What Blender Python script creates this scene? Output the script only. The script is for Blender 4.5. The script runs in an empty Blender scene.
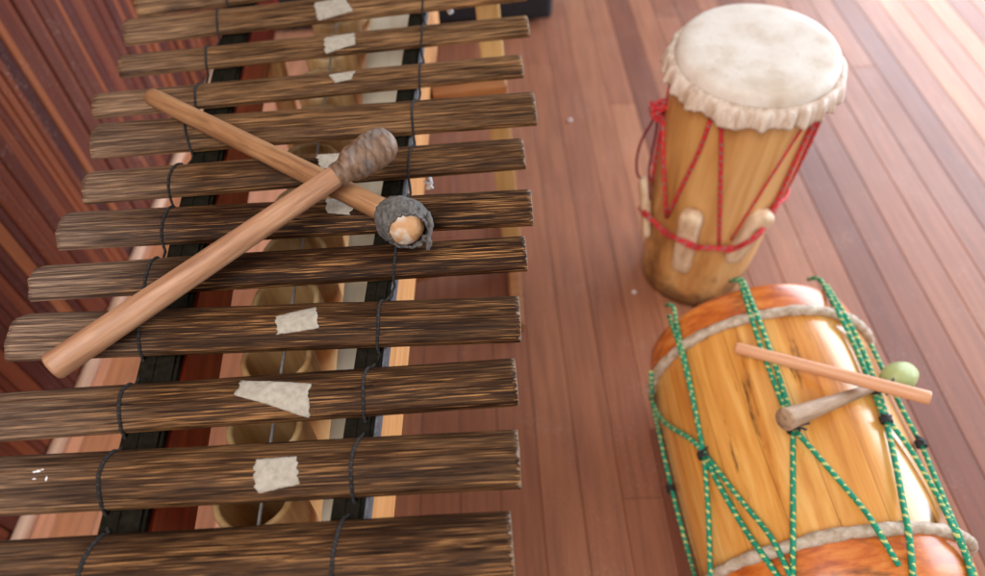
import bpy, bmesh, math, random
from mathutils import Vector, Matrix, noise as mn
random.seed(7)
S = bpy.context.scene
COL = S.collection
PI = math.pi
V = Vector

# ------------------------------------------------------------------ camera frame
F, CX, CY, CAMH = 700.0, 492.5, 288.0, 1.55
dn = V((515.0 - CX, 850.0 - CY, F)).normalized()
up = -dn
fw = V((0, 0, 1)); yax = (fw - up * fw.dot(up)).normalized()
xax = yax.cross(up) * -1
if xax.x < 0: xax = -xax
CAM = V((0, 0, CAMH))
def ray(px, py):
    c = V((px - CX, py - CY, F))
    return V((xax.dot(c), yax.dot(c), up.dot(c)))
def at(px, py, z):
    d = ray(px, py); return CAM + d * ((z - CAMH) / d.z)
def at_plane(px, py, p0, n):
    d = ray(px, py); return CAM + d * ((p0 - CAM).dot(n) / d.dot(n))

# ------------------------------------------------------------------ object helpers
WM = {}
def link(name, me, parent=None, world=None):
    o = bpy.data.objects.new(name, me); COL.objects.link(o)
    world = world or Matrix.Identity(4)
    if parent is not None:
        o.parent = parent
        o.matrix_local = WM[parent.name].inverted() @ world
    else:
        o.matrix_local = world
    WM[o.name] = world
    return o
def empty(name, loc):
    o = link(name, None, None, Matrix.Translation(loc)); o.empty_display_size = .05; return o
def tag(o, label, cat, group=None):
    o['label'] = label; o['category'] = cat
    if group: o['group'] = group
    return o

class MB:
    """collects shapes, given in world coordinates, into one mesh"""
    def __init__(s): s.bm = bmesh.new(); s.uv = s.bm.loops.layers.uv.new('UVMap')
    def tube(s, pts, rad, n=8, caps=True, flat=None):
        pts = [V(p) for p in pts]; m = len(pts)
        if not hasattr(rad, '__len__'): rad = [rad] * m
        tan = []
        for i in range(m):
            a = pts[max(0, i - 1)]; b = pts[min(m - 1, i + 1)]
            tan.append((b - a).normalized())
        ref = V((0, 0, 1)) if abs(tan[0].z) < .9 else V((1, 0, 0))
        nrm = (ref - tan[0] * ref.dot(tan[0])).normalized()
        rings = []; L = 0; Ls = []
        for i in range(m):
            if i:
                L += (pts[i] - pts[i - 1]).length
                nrm = (nrm - tan[i] * nrm.dot(tan[i])).normalized()
            Ls.append(L)
            bn = tan[i].cross(nrm)
            rings.append([s.bm.verts.new(pts[i] + (nrm * math.cos(2 * PI * k / n) + bn * math.sin(2 * PI * k / n)) * rad[i]) for k in range(n)])
        for i in range(m - 1):
            for k in range(n):
                k2 = (k + 1) % n
                f = s.bm.faces.new((rings[i][k], rings[i][k2], rings[i + 1][k2], rings[i + 1][k])); f.smooth = True
                uv = [(Ls[i], k / n), (Ls[i], (k + 1) / n), (Ls[i + 1], (k + 1) / n), (Ls[i + 1], k / n)]
                for lp, q in zip(f.loops, uv): lp[s.uv].uv = q
        if caps:
            s.bm.faces.new(list(reversed(rings[0]))); s.bm.faces.new(rings[-1])
        return s
    def lathe(s, prof, o, a, n=64, fn=None, u0=None):
        """prof: list of (radius, t) along axis a from origin o"""
        a = V(a).normalized(); u = V(u0) if u0 else V((1, 0, 0))
        u = (u - a * u.dot(a)).normalized(); w = a.cross(u)
        o = V(o); rings = []
        for j, (r, t) in enumerate(prof):
            if r < 1e-6:
                rings.append([s.bm.verts.new(o + a * t)]); continue
            ring = []
            for k in range(n):
                th = 2 * PI * k / n
                r2, t2 = fn(r, t, th, j) if fn else (r, t)
                ring.append(s.bm.verts.new(o + a * t2 + (u * math.cos(th) + w * math.sin(th)) * r2))
            rings.append(ring)
        for i in range(len(rings) - 1):
            A, B = rings[i], rings[i + 1]
            for k in range(n):
                k2 = (k + 1) % n
                vs = [A[k % len(A)], A[k2 % len(A)], B[k2 % len(B)], B[k % len(B)]]
                vs = list(dict.fromkeys(vs))
                if len(vs) > 2:
                    f = s.bm.faces.new(vs); f.smooth = True
                    uvm = {}
                    for lp in f.loops:
                        isA = lp.vert in A
                        kk = (A if isA else B).index(lp.vert)
                        if k == n - 1 and kk == 0: kk = n
                        lp[s.uv].uv = (kk / n, prof[i][1] if isA else prof[i + 1][1])
        return s
    def box(s, c, size, mat=None, bev=0.003, seg=2):
        g = bmesh.ops.create_cube(s.bm, size=1)
        vs = g['verts']
        for v in vs:
            v.co = V((v.co.x * size[0], v.co.y * size[1], v.co.z * size[2]))
        if bev:
            es = list({e for v in vs for e in v.link_edges})
            r = bmesh.ops.bevel(s.bm, geom=es, offset=bev, segments=seg, affect='EDGES', profile=.6)
            vs = list({v for f in r['faces'] for v in f.verts} | {v for v in vs if v.is_valid})
        M = mat or Matrix.Identity(4)
        for v in vs: v.co = V(c) + M.to_3x3() @ v.co
        return s
    def beam(s, a, b, w, h, side=(1, 0, 0), bev=.003):
        """square beam from a to b, w along side, h across"""
        a, b = V(a), V(b); d = b - a; y = d.normalized(); x = V(side); x = (x - y * x.dot(y)).normalized(); z = x.cross(y)
        M = Matrix((x, y, z)).transposed().to_4x4()
        return s.box((a + b) / 2, (w, d.length, h), M, bev)
    def quadprism(s, top, z0, z1, bev=.002):
        lo = [s.bm.verts.new((p[0], p[1], z0)) for p in top]; hi = [s.bm.verts.new((p[0], p[1], z1)) for p in top]
        n = len(top); fs = []
        fs.append(s.bm.faces.new(hi)); fs.append(s.bm.faces.new(list(reversed(lo))))
        for k in range(n): fs.append(s.bm.faces.new((lo[k], lo[(k + 1) % n], hi[(k + 1) % n], hi[k])))
        if bev:
            bmesh.ops.bevel(s.bm, geom=list({e for f in fs for e in f.edges}), offset=bev, segments=2, affect='EDGES')
        return s
    def build(s, name, mat, parent=None, world=None, local=False, smooth=None):
        world = world or (WM[parent.name] if parent is not None else Matrix.Identity(4))
        bmesh.ops.recalc_face_normals(s.bm, faces=s.bm.faces[:])
        if not local:
            inv = world.inverted()
            for v in s.bm.verts: v.co = inv @ v.co
        me = bpy.data.meshes.new(name); s.bm.to_mesh(me); s.bm.free()
        if smooth is not None:
            for p in me.polygons: p.use_smooth = smooth
        if mat: me.materials.append(mat)
        return link(name, me, parent, world)

# ------------------------------------------------------------------ material helpers
class NT:
    def __init__(s, name):
        s.m = bpy.data.materials.new(name); s.m.use_nodes = True; s.t = s.m.node_tree; s.t.nodes.clear()
        s.out = s.n('ShaderNodeOutputMaterial'); s.b = s.n('ShaderNodeBsdfPrincipled')
        s.t.links.new(s.b.outputs[0], s.out.inputs[0])
    def n(s, ty, **k):
        x = s.t.nodes.new(ty)
        for a, v in k.items(): setattr(x, a, v)
        return x
    def set(s, sock, v):
        if hasattr(v, 'is_output'): s.t.links.new(v, sock)
        elif isinstance(v, tuple) and len(v) == 3 and sock.type == 'RGBA': sock.default_value = (*v, 1)
        else: sock.default_value = v
    def math(s, op, a, b=0.0, c=None, clamp=False):
        x = s.n('ShaderNodeMath', operation=op, use_clamp=clamp); s.set(x.inputs[0], a); s.set(x.inputs[1], b)
        if c is not None: s.set(x.inputs[2], c)
        return x.outputs[0]
    def coord(s, kind='Object', scale=(1, 1, 1), rnd=True, loc=(0, 0, 0)):
        tc = s.n('ShaderNodeTexCoord'); mp = s.n('ShaderNodeMapping'); s.t.links.new(tc.outputs[kind], mp.inputs[0])
        mp.inputs['Scale'].default_value = scale; mp.inputs['Location'].default_value = loc
        v = mp.outputs[0]
        if rnd:
            oi = s.n('ShaderNodeObjectInfo'); ad = s.n('ShaderNodeVectorMath', operation='ADD'); sc = s.n('ShaderNodeVectorMath', operation='SCALE')
            cb = s.n('ShaderNodeCombineXYZ'); 
            for i in range(3): s.t.links.new(oi.outputs['Random'], cb.inputs[i])
            s.t.links.new(cb.outputs[0], sc.inputs[0]); sc.inputs['Scale'].default_value = 37.0
            s.t.links.new(v, ad.inputs[0]); s.t.links.new(sc.outputs[0], ad.inputs[1]); v = ad.outputs[0]
        return v
    def noise(s, vec, scale=1.0, detail=4, rough=.55, dist=0.0):
        x = s.n('ShaderNodeTexNoise'); s.t.links.new(vec, x.inputs['Vector'])
        x.inputs['Scale'].default_value = scale; x.inputs['Detail'].default_value = detail; x.inputs['Roughness'].default_value = rough; x.inputs['Distortion'].default_value = dist
        return x.outputs[0]
    def ramp(s, fac, stops):
        x = s.n('ShaderNodeValToRGB'); s.set(x.inputs[0], fac); e = x.color_ramp.elements
        while len(e) < len(stops): e.new(.5)
        for q, (p, c) in zip(e, stops):
            q.position = p; q.color = (*c, 1) if isinstance(c, tuple) else (c, c, c, 1)
        return x.outputs[0]
    def mix(s, f, a, b, mode='MIX'):
        x = s.n('ShaderNodeMix', data_type='RGBA', blend_type=mode); s.set(x.inputs[0], f); s.set(x.inputs[6], a); s.set(x.inputs[7], b); return x.outputs[2]
    def bump(s, h, strength=.3, dist=.001):
        x = s.n('ShaderNodeBump'); s.set(x.inputs['Height'], h); x.inputs['Strength'].default_value = strength; x.inputs['Distance'].default_value = dist
        s.t.links.new(x.outputs[0], s.b.inputs['Normal']); return s
    def fin(s, col, rough=.5, spec=.5, coat=0.0, sheen=0.0):
        s.set(s.b.inputs['Base Color'], col); s.set(s.b.inputs['Roughness'], rough); s.b.inputs['Specular IOR Level'].default_value = spec
        s.b.inputs['Coat Weight'].default_value = coat; s.b.inputs['Coat Roughness'].default_value = .12
        return s.m

def mat_wood(name, dark, mid, light, grain=(6, 60, 60), rough=.5, coat=0.0, blotch=3.0, rnd=True, spots=None):
    t = NT(name); v = t.coord('Object', grain, rnd)
    g = t.noise(v, 1.0, 5, .6, .3)
    c = t.ramp(g, [(.28, dark), (.5, mid), (.72, light)])
    v2 = t.coord('Object', (blotch, blotch, blotch), rnd)
    bl = t.noise(v2, 1.0, 3)
    c = t.mix(t.ramp(bl, [(.35, 0.0), (.7, .55)]), c, t.mix(.5, c, dark))
    if spots:
        v3 = t.coord('Object', spots, rnd); sp = t.noise(v3, 1.0, 4, .6)
        c = t.mix(t.ramp(sp, [(.54, 0.0), (.70, .8)]), c, (.05, .02, .008))
    t.bump(g, .15, .0008)
    return t.fin(c, rough, .5, coat)

def mat_chonta():
    t = NT('chonta palm wood')
    def attr(nm):
        a = t.n('ShaderNodeAttribute', attribute_type='OBJECT', attribute_name=nm); return a.outputs['Fac']
    f1 = t.noise(t.coord('Object', (6.5, 340, 340)), 1.0, 4, .68, 0)                 # broad fibre bundles
    f2 = t.noise(t.coord('Object', (12, 950, 950), loc=(3, 7, 1)), 1.0, 2, .5)         # short pale fibres
    f3 = t.noise(t.coord('Object', (20, 1100, 1100), loc=(9, 2, 5)), 1.0, 2, .5)       # hairline grain
    bl = t.noise(t.coord('Object', (4.5, 34, 34)), 1.0, 3, .5)
    wn = t.noise(t.coord('Object', (5, 45, 45)), 1.0, 4, .6, .6)
    h2 = t.math('ADD', t.math('MULTIPLY', f1, .62), t.math('MULTIPLY', f3, .38))
    h = t.math('ADD', t.math('MULTIPLY', h2, .6), t.math('MULTIPLY', f2, .4))
    col = t.ramp(h2, [(.38, (.005, .0018, .0008)), (.48, (.016, .0060, .0026)), (.56, (.038, .0145, .0056)), (.66, (.105, .041, .015))])
    amt = t.math('MULTIPLY_ADD', t.math('SUBTRACT', bl, .5), .34, f2)
    dash = t.ramp(amt, [(.575, 0.0), (.68, .85)])
    col = t.mix(dash, col, t.ramp(f3, [(.35, (.20, .080, .027)), (.65, (.56, .275, .10))]))
    # window sheen painted in as greyed ends outside the left-hand lashing, and generally more worn far bars
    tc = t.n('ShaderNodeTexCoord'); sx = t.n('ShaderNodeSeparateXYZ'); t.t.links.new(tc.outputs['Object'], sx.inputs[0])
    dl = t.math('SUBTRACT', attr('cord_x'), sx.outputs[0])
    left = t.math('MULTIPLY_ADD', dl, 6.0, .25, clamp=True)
    left = t.math('MULTIPLY', left, attr('end_sheen'))
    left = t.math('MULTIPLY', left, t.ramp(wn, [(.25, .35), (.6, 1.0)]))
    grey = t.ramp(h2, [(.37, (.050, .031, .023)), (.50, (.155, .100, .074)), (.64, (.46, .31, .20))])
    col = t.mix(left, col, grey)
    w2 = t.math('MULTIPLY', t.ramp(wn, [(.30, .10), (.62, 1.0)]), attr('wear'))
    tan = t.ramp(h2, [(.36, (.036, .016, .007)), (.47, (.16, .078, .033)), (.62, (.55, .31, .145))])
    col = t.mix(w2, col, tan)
    # pale chipped rim at the right-hand end
    rim = t.math('SUBTRACT', sx.outputs[0], t.math('SUBTRACT', attr('half_len'), t.math('MULTIPLY', t.ramp(t.noise(t.coord('Object', (30, 230, 230)), 1.0, 3, .6), [(.50, 0.), (.72, 1.)]), .0050)))
    col = t.mix(t.math('MULTIPLY', t.math('GREATER_THAN', rim, -.0006), .5), col, (.36, .255, .185))
    t.bump(h, .5, .0012)
    return t.fin(col, t.ramp(h, [(.3, .5), (.7, .7)]), .08)

def mat_rope(name, base, fleck, p=.012, amount=.35, r=.7):
    t = NT(name); tc = t.n('ShaderNodeTexCoord'); sx = t.n('ShaderNodeSeparateXYZ'); t.t.links.new(tc.outputs['UV'], sx.inputs[0])
    u = t.math('DIVIDE', sx.outputs[0], p)
    a = t.math('FRACT', t.math('ADD', u, sx.outputs[1]))
    b = t.math('FRACT', t.math('SUBTRACT', t.math('MULTIPLY', u, .5), sx.outputs[1]))
    nz = t.noise(t.coord('Object', (300, 300, 300)), 1.0, 2); irr = t.noise(t.coord('Object', (46, 46, 46)), 1.0, 2)
    m = t.math('MULTIPLY', t.math('LESS_THAN', a, t.math('MULTIPLY', irr, amount * 2)), t.math('LESS_THAN', b, t.math('MULTIPLY', irr, 1.25)))
    c = t.mix(m, base, fleck); c = t.mix(t.math('MULTIPLY', nz, .5), c, t.mix(.6, c, (.01, .01, .01)))
    s1 = t.math('ABSOLUTE', t.math('SINE', t.math('MULTIPLY', t.math('ADD', t.math('MULTIPLY', u, 1.5), sx.outputs[1]), PI * 2)))
    t.bump(s1, .8, .0012)
    return t.fin(c, r, .3)
def mat_plain(name, c1, c2, scale=40, rough=.6, bump=.2, coat=0., spec=.5, dist=.001, detail=5):
    t = NT(name); v = t.coord('Object', (scale,) * 3); n = t.noise(v, 1, detail, .6)
    t.bump(n, bump, dist); return t.fin(t.ramp(n, [(.3, c1), (.7, c2)]), rough, spec, coat)

M = {}
M['chonta'] = mat_chonta()
M['cord'] = mat_rope('black cord', (.022, .019, .018), (.06, .052, .05), .004, .4)
M['pad'] = mat_plain('dark green canvas strip', (.006, .005, .003), (.016, .013, .008), 120, .9, .2, 0., .06)
M['red_wood'] = mat_wood('varnished red brown wood', (.16, .012, .006), (.32, .030, .012), (.46, .085, .022), (50, 4, 50), .28, .3)
M['orange_wood'] = mat_wood('orange softwood', (.46, .20, .065), (.60, .285, .095), (.70, .37, .15), (60, 4, 60), .5)
M['pine'] = mat_wood('pale pine', (.60, .36, .13), (.74, .49, .20), (.80, .57, .28), (50, 50, 4), .5)
M['cross'] = mat_wood('brown crossbar wood', (.25, .09, .03), (.40, .16, .05), (.5, .23, .09), (4, 50, 50), .5)
M['cream'] = mat_wood('cream painted board', (.66, .56, .38), (.80, .73, .56), (.86, .82, .70), (30, 6, 30), .55)
M['bamboo'] = mat_wood('bamboo tube', (.40, .20, .075), (.64, .40, .17), (.78, .57, .30), (30, 30, 3), .45, blotch=12)
M['wire'] = mat_plain('galvanised wire', (.30, .30, .29), (.45, .45, .44), 200, .4)
M['wire'].node_tree.nodes['Principled BSDF'].inputs['Metallic'].default_value = .4
M['mallet'] = mat_wood('pinkish dowel wood', (.23, .102, .050), (.385, .190, .098), (.51, .29, .17), (110, 110, 9), .5, blotch=22)
M['mallet_b'] = mat_wood('tan dowel wood', (.17, .070, .027), (.33, .158, .068), (.45, .245, .112), (110, 110, 9), .48, blotch=26)
M['stick'] = mat_wood('salmon dowel wood', (.56, .25, .12), (.66, .32, .165), (.72, .38, .21), (70, 70, 6), .5)
M['handle'] = mat_wood('grey barked branch', (.21, .12, .065), (.36, .225, .135), (.46, .32, .215), (110, 110, 14), .65, blotch=30)
def mat_skin():
    t = NT('cream goat skin'); a = t.noise(t.coord('Object', (13, 13, 13)), 1, 5, .6); b = t.noise(t.coord('Object', (70, 70, 70)), 1, 4, .6); k = t.noise(t.coord('Object', (5.5, 5.5, 5.5)), 1, 3, .6, .8)
    c = t.ramp(a, [(.30, (.58, .47, .37)), (.48, (.69, .61, .53)), (.68, (.76, .70, .63))])
    c = t.mix(t.ramp(k, [(.54, 0.), (.68, .4)]), c, (.52, .42, .30)); c = t.mix(t.ramp(b, [(.28, .35), (.42, 0.)]), c, (.42, .33, .23))
    t.bump(t.math('ADD', t.math('MULTIPLY', b, .5), a), .3, .002); return t.fin(c, .6, .3)
M['skin'] = mat_skin()
M['hide'] = mat_wood('ruffled rawhide', (.32, .19, .11), (.63, .49, .385), (.83, .745, .67), (60, 60, 16), .55, blotch=9)
def mat_drum():
    t = NT('honey varnished drum wood'); g = t.noise(t.coord('Object', (26, 26, 2.0), False), 1, 5, .6, .4); b = t.noise(t.coord('Object', (7, 7, 1.6), False), 1, 3, .5, .5)
    c = t.ramp(t.math('ADD', t.math('MULTIPLY', g, .45), t.math('MULTIPLY', b, .55)), [(.36, (.36, .15, .038)), (.47, (.56, .275, .085)), (.56, (.66, .37, .135)), (.66, (.76, .50, .23))])
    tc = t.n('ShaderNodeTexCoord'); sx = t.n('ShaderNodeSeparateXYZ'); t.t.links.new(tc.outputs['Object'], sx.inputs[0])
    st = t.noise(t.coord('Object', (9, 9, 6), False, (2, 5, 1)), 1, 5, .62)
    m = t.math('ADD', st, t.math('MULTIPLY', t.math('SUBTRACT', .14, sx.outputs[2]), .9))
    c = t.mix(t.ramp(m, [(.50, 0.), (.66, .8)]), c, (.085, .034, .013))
    t.bump(g, .15, .0008); return t.fin(c, .38, .45, .1)
M['drum'] = mat_drum()
M['wedge'] = mat_wood('pale whittled wood', (.42, .26, .14), (.68, .49, .315), (.82, .65, .46), (45, 45, 12), .5, blotch=25)
M['bombo'] = mat_wood('golden varnished barrel wood', (.40, .13, .018), (.66, .30, .060), (.80, .46, .13), (16, 1.6, 16), .27, .4, blotch=7, spots=(22, 3.2, 22))
M['band'] = mat_wood('orange red burnt band wood', (.34, .062, .010), (.60, .155, .022), (.76, .29, .065), (22, 60, 22), .34, .25, blotch=13, spots=(11, 42, 16))
def mat_barrel():
    t = NT('golden varnished barrel staves'); tc = t.n('ShaderNodeTexCoord'); sx = t.n('ShaderNodeSeparateXYZ'); t.t.links.new(tc.outputs['UV'], sx.inputs[0])
    g = t.noise(t.coord('Object', (42, 2.6, 42), False), 1, 5, .62, .35); big = t.noise(t.coord('Object', (11, 1.5, 11), False), 1, 3, .5, .4)
    c = t.ramp(t.math('ADD', t.math('MULTIPLY', g, .5), t.math('MULTIPLY', big, .5)), [(.36, (.34, .095, .014)), (.46, (.58, .235, .044)), (.54, (.72, .345, .080)), (.64, (.81, .49, .165))])
    wob = t.math('ADD', t.math('MULTIPLY', sx.outputs[0], 18.0), t.math('MULTIPLY', big, .35))
    sv = t.math('FLOOR', wob); wn = t.n('ShaderNodeTexWhiteNoise', noise_dimensions='1D'); t.t.links.new(sv, wn.inputs['W'])
    c = t.mix(t.math('MULTIPLY', wn.outputs['Value'], .32), c, (.54, .20, .035))
    seam = t.math('LESS_THAN', t.math('FRACT', wob), .022)
    c = t.mix(t.math('MULTIPLY', seam, .45), c, (.11, .035, .008))
    st = t.noise(t.coord('Object', (34, 4.2, 34), False, (1.7, 0, 3.1)), 1, 5, .65); sm = t.noise(t.coord('Object', (7, 2.5, 7), False, (4, 1, 2)), 1, 2)
    c = t.mix(t.ramp(t.math('MULTIPLY_ADD', sm, .55, st), [(.93, 0.), (1.02, .8)]), c, (.045, .016, .006))
    t.bump(g, .12, .0008); return t.fin(c, .27, .5, .3)
M['jute'] = mat_plain('pale hide wrapped hoop', (.30, .20, .12), (.62, .52, .42), 60, .65, .9, dist=.004)
M['green_rope'] = mat_rope('green rope with yellow flecks', (.012, .31, .17), (.66, .68, .24), .014, .34, .55)
M['red_rope'] = mat_rope('red rope with pale flecks', (.68, .035, .04), (.36, .17, .16), .022, .3, .6)
M['maroon'] = mat_rope('dark red cord', (.26, .012, .03), (.12, .02, .03), .01, .3)
M['black'] = mat_plain('black twine', (.012, .011, .011), (.03, .028, .028), 200, .7)
M['case'] = mat_plain('black plastic case', (.007, .008, .012), (.014, .016, .022), 60, .55)
M['wrap_grey'] = mat_plain('grey raw rubber', (.030, .027, .025), (.15, .132, .120), 110, .8, .8, dist=.002)
M['tape'] = mat_plain('aged masking tape', (.29, .245, .19), (.42, .37, .30), 120, .75, .9, dist=.002)
M['ball'] = mat_plain('green rubber ball', (.28, .34, .10), (.46, .50, .22), 30, .5)
M['white'] = mat_plain('white speck', (.7, .68, .66), (.85, .84, .82), 80, .6)

def mat_wrap():
    t = NT('brown rubber strip wrapping'); tc = t.n('ShaderNodeTexCoord'); sx = t.n('ShaderNodeSeparateXYZ'); t.t.links.new(tc.outputs['Object'], sx.inputs[0])
    nz = t.noise(t.coord('Object', (45, 45, 45)), 1, 3)
    ph = t.math('ADD', t.math('ADD', t.math('MULTIPLY', sx.outputs[2], 250.0), t.math('MULTIPLY', sx.outputs[0], 150.0)), t.math('MULTIPLY', nz, 6.0))
    w = t.math('ABSOLUTE', t.math('SINE', ph))
    n2 = t.noise(t.coord('Object', (50, 50, 190)), 1, 3); big = t.noise(t.coord('Object', (38, 38, 38)), 1, 2)
    hh = t.math('ADD', t.math('MULTIPLY', w, .20), t.math('MULTIPLY', n2, .80))
    c = t.ramp(hh, [(.22, (.055, .028, .016)), (.48, (.14, .075, .043)), (.76, (.25, .15, .09))])
    c = t.mix(t.ramp(big, [(.50, 0.), (.66, .7)]), c, t.ramp(hh, [(.3, (.07, .06, .055)), (.75, (.22, .195, .18))]))
    t.bump(hh, .6, .0013); return t.fin(c, .5, .4)
M['wrap_brown'] = mat_wrap()
def mat_core():
    t = NT('chipped wooden mallet core'); n = t.noise(t.coord('Object', (70, 70, 70)), 1, 5, .65); k = t.noise(t.coord('Object', (36, 36, 36)), 1, 2)
    c = t.mix(t.ramp(k, [(.45, 0.), (.56, 1.)]), (.46, .24, .105), t.ramp(n, [(.35, (.42, .33, .25)), (.65, (.68, .58, .48))]))
    t.bump(n, .4, .0015); return t.fin(c, .6)
M['core'] = mat_core()
def mat_boards(name, stops, grain, rough, coat, streak=.5):
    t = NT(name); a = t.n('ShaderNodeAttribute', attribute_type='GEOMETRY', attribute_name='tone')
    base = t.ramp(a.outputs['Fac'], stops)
    g = t.noise(t.coord('Object', grain, False), 1, 5, .65, .25)
    big = t.noise(t.coord('Object', (5, 2.2, 3), False), 1, 4)
    c = t.mix(t.ramp(g, [(.35, streak), (.62, 0.)]), base, t.mix(.62, base, (.03, .010, .012)))
    c = t.mix(t.ramp(big, [(.4, 0.), (.75, .2)]), c, t.mix(.4, c, (.36, .20, .14)))
    t.bump(g, .12, .0008)
    sc = t.noise(t.coord('Object', (170, 120, 170), False), 1, 3, .7); sb = t.noise(t.coord('Object', (7, 7, 7), False), 1, 2)
    c = t.mix(t.ramp(t.math('MULTIPLY_ADD', sb, .5, sc), [(.86, 0.), (.98, .35)]), c, (.52, .36, .29))
    r = t.math('MULTIPLY_ADD', big, .18, rough - .09)
    m = t.fin(c, r, .40 if 'floor' in name else .15, coat); t.b.inputs['Coat Roughness'].default_value = .3; return m
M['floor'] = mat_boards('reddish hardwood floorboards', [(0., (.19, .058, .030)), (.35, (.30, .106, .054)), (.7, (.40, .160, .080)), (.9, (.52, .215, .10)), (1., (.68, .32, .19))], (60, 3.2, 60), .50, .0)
M['wall'] = mat_boards('dark red plank wall', [(0., (.065, .018, .018)), (.35, (.155, .038, .021)), (.7, (.29, .080, .032)), (1., (.44, .155, .055))], (150, 150, 1.6), .55, .0, .75)
M['under'] = mat_plain('dark gap under boards', (.012, .006, .005), (.02, .010, .008), 20, .9)

# ------------------------------------------------------------------ floor and wall
def boards(name, mat, place, parent=None):
    bm = bmesh.new(); lay = bm.faces.layers.float.new('tone')
    for quad, nrm, th, tone in place:
        q = [V(p) for p in quad]; nrm = V(nrm)
        c = sum(q, V()) / 4; b = .0017 if name == 'floor' else .002
        hi = []
        for p in q:
            u = q[1] - q[0]; u.normalize(); w = (q[3] - q[0]).normalized()
            d = p - c; hi.append(bm.verts.new(p - u * math.copysign(b, d.dot(u)) - w * math.copysign(b, d.dot(w)) + nrm * th))
        lo = [bm.verts.new(p + nrm * (th - b)) for p in q]; bot = [bm.verts.new(p) for p in q]
        fs = [bm.faces.new(hi)]
        for k in range(4):
            k2 = (k + 1) % 4
            fs.append(bm.faces.new((lo[k], lo[k2], hi[k2], hi[k]))); fs.append(bm.faces.new((bot[k], bot[k2], lo[k2], lo[k])))
        for f in fs: f[lay] = tone
    bmesh.ops.recalc_face_normals(bm, faces=bm.faces[:])
    me = bpy.data.meshes.new(name); bm.to_mesh(me); bm.free(); me.materials.append(mat)
    return link(name, me, parent)

rf = random.Random(21)
ang = -.0135                                         # board run leans slightly off the y axis
def bx(x, y): return (x + ang * -1 * (y - 1.2) * -1, y, -.012)
pl = []
PITCH = .0925
x = .2695 - 15 * PITCH
rows = []
while x < 4.6:
    rows.append((x, x + PITCH)); x += PITCH
for i, (xa, xb) in enumerate(rows):
    y = -1.2 - rf.random() * 1.2
    while y < 6.5:
        L = rf.uniform(1.6, 4.2)
        tone = min(1, max(0, rf.gauss(.42, .20)))
        if xa < -.94: tone = .97 if xa < -1.03 else .9  # left strip and boards under the marimba: brighter light painted into their tone
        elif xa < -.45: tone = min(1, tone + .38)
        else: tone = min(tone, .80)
        g = .0004
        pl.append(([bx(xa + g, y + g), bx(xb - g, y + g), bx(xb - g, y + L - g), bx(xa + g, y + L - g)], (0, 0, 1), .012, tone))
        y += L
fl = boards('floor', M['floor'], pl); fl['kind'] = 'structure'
mb = MB(); mb.quadprism([(-1.5, -2.5), (5, -2.5), (5, 9.5), (-1.5, 9.5)], -.05, -.009, 0)
sf = mb.build('subfloor', M['under']); sf['kind'] = 'structure'

# plank wall on the left: vertical planks, seen from above
wd = V((.0267, 1, 0)).normalized(); wn_ = V((wd.y, -wd.x, 0)); w0 = V((-1.085, .576, 0))
pl = []; s = -2.2
rw = random.Random(5)
while s < 3.6:
    wdt = rw.choice((.022, .028, .034, .042))
    tone = min(1, max(0, rw.gauss(.42, .23)))
    a = w0 + wd * (s + .0008); b = w0 + wd * (s + wdt - .0008); off = -.03 * wn_
    pl.append(([a + off, b + off, b + off + V((0, 0, 2.7)), a + off + V((0, 0, 2.7))], wn_, .03 - rw.choice((0, .0, .004, .007)), tone))
    s += wdt
wall = tag(empty('plank_wall', w0 + wd * .7), 'dark reddish wall of narrow vertical planks behind the left side of the marimba', 'wall')
boards('planks', M['wall'], pl, wall)
mb = MB()
a = w0 - wd * 2.2; b = w0 + wd * 3.6
mb.beam(a - wn_ * .05 + V((0, 0, 1.35)), b - wn_ * .05 + V((0, 0, 1.35)), .03, 2.72, wn_, 0)
mb.build('backing', M['under'], wall)
mb = MB(); mb.beam(a + wn_ * .0135 + V((0, 0, .015)), b + wn_ * .0135 + V((0, 0, .015)), .027, .03, wn_, .01)
t_ = mb.build('skirting_board', mat_wood('tan skirting wood', (.46, .27, .17), (.58, .36, .25), (.66, .45, .33), (40, 4, 40), .5), wall)

# ------------------------------------------------------------------ marimba
ZB = .86
mar = tag(empty('marimba', (-.28, .75, 0)), 'large wooden marimba with dark palm wood bars lashed over bamboo tubes', 'marimba')
# rails
def LL(y): return -.411 - .0735 * (y - .277)
def LR(y): return -.363 - .0742 * (y - .275)
def RL(y): return -.174 + .0403 * (y - .278)
def RR(y): return -.140 + .0337 * (y - .277)
Y0, Y1 = .02, 1.50
for fa, fb, zb, m in ((LL, LR, .728, 'red_wood'), (RL, RR, .668, 'orange_wood')):
    mb = MB(); mb.quadprism([(fa(Y0) + .004, Y0), (fb(Y0), Y0), (fb(Y1), Y1), (fa(Y1) + .004, Y1)], zb, .838, .002)
    rl = mb.build('rail', M[m], mar)
    mb = MB(); mb.quadprism([(fa(Y0), Y0 + .004), (fb(Y0) - .001, Y0 + .004), (fb(Y1) - .001, Y1 - .004), (fa(Y1), Y1 - .004)], .8385, .8555, .004)
    # stitched ridge along the strip
    mb.quadprism([(fa(Y0) * .62 + fb(Y0) * .38, Y0 + .01), (fa(Y0) * .55 + fb(Y0) * .45, Y0 + .01), (fa(Y1) * .55 + fb(Y1) * .45, Y1 - .01), (fa(Y1) * .62 + fb(Y1) * .38, Y1 - .01)], .8556, .8575, .0006)
    mb.build('padding_strip', M['pad'], rl)
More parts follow.
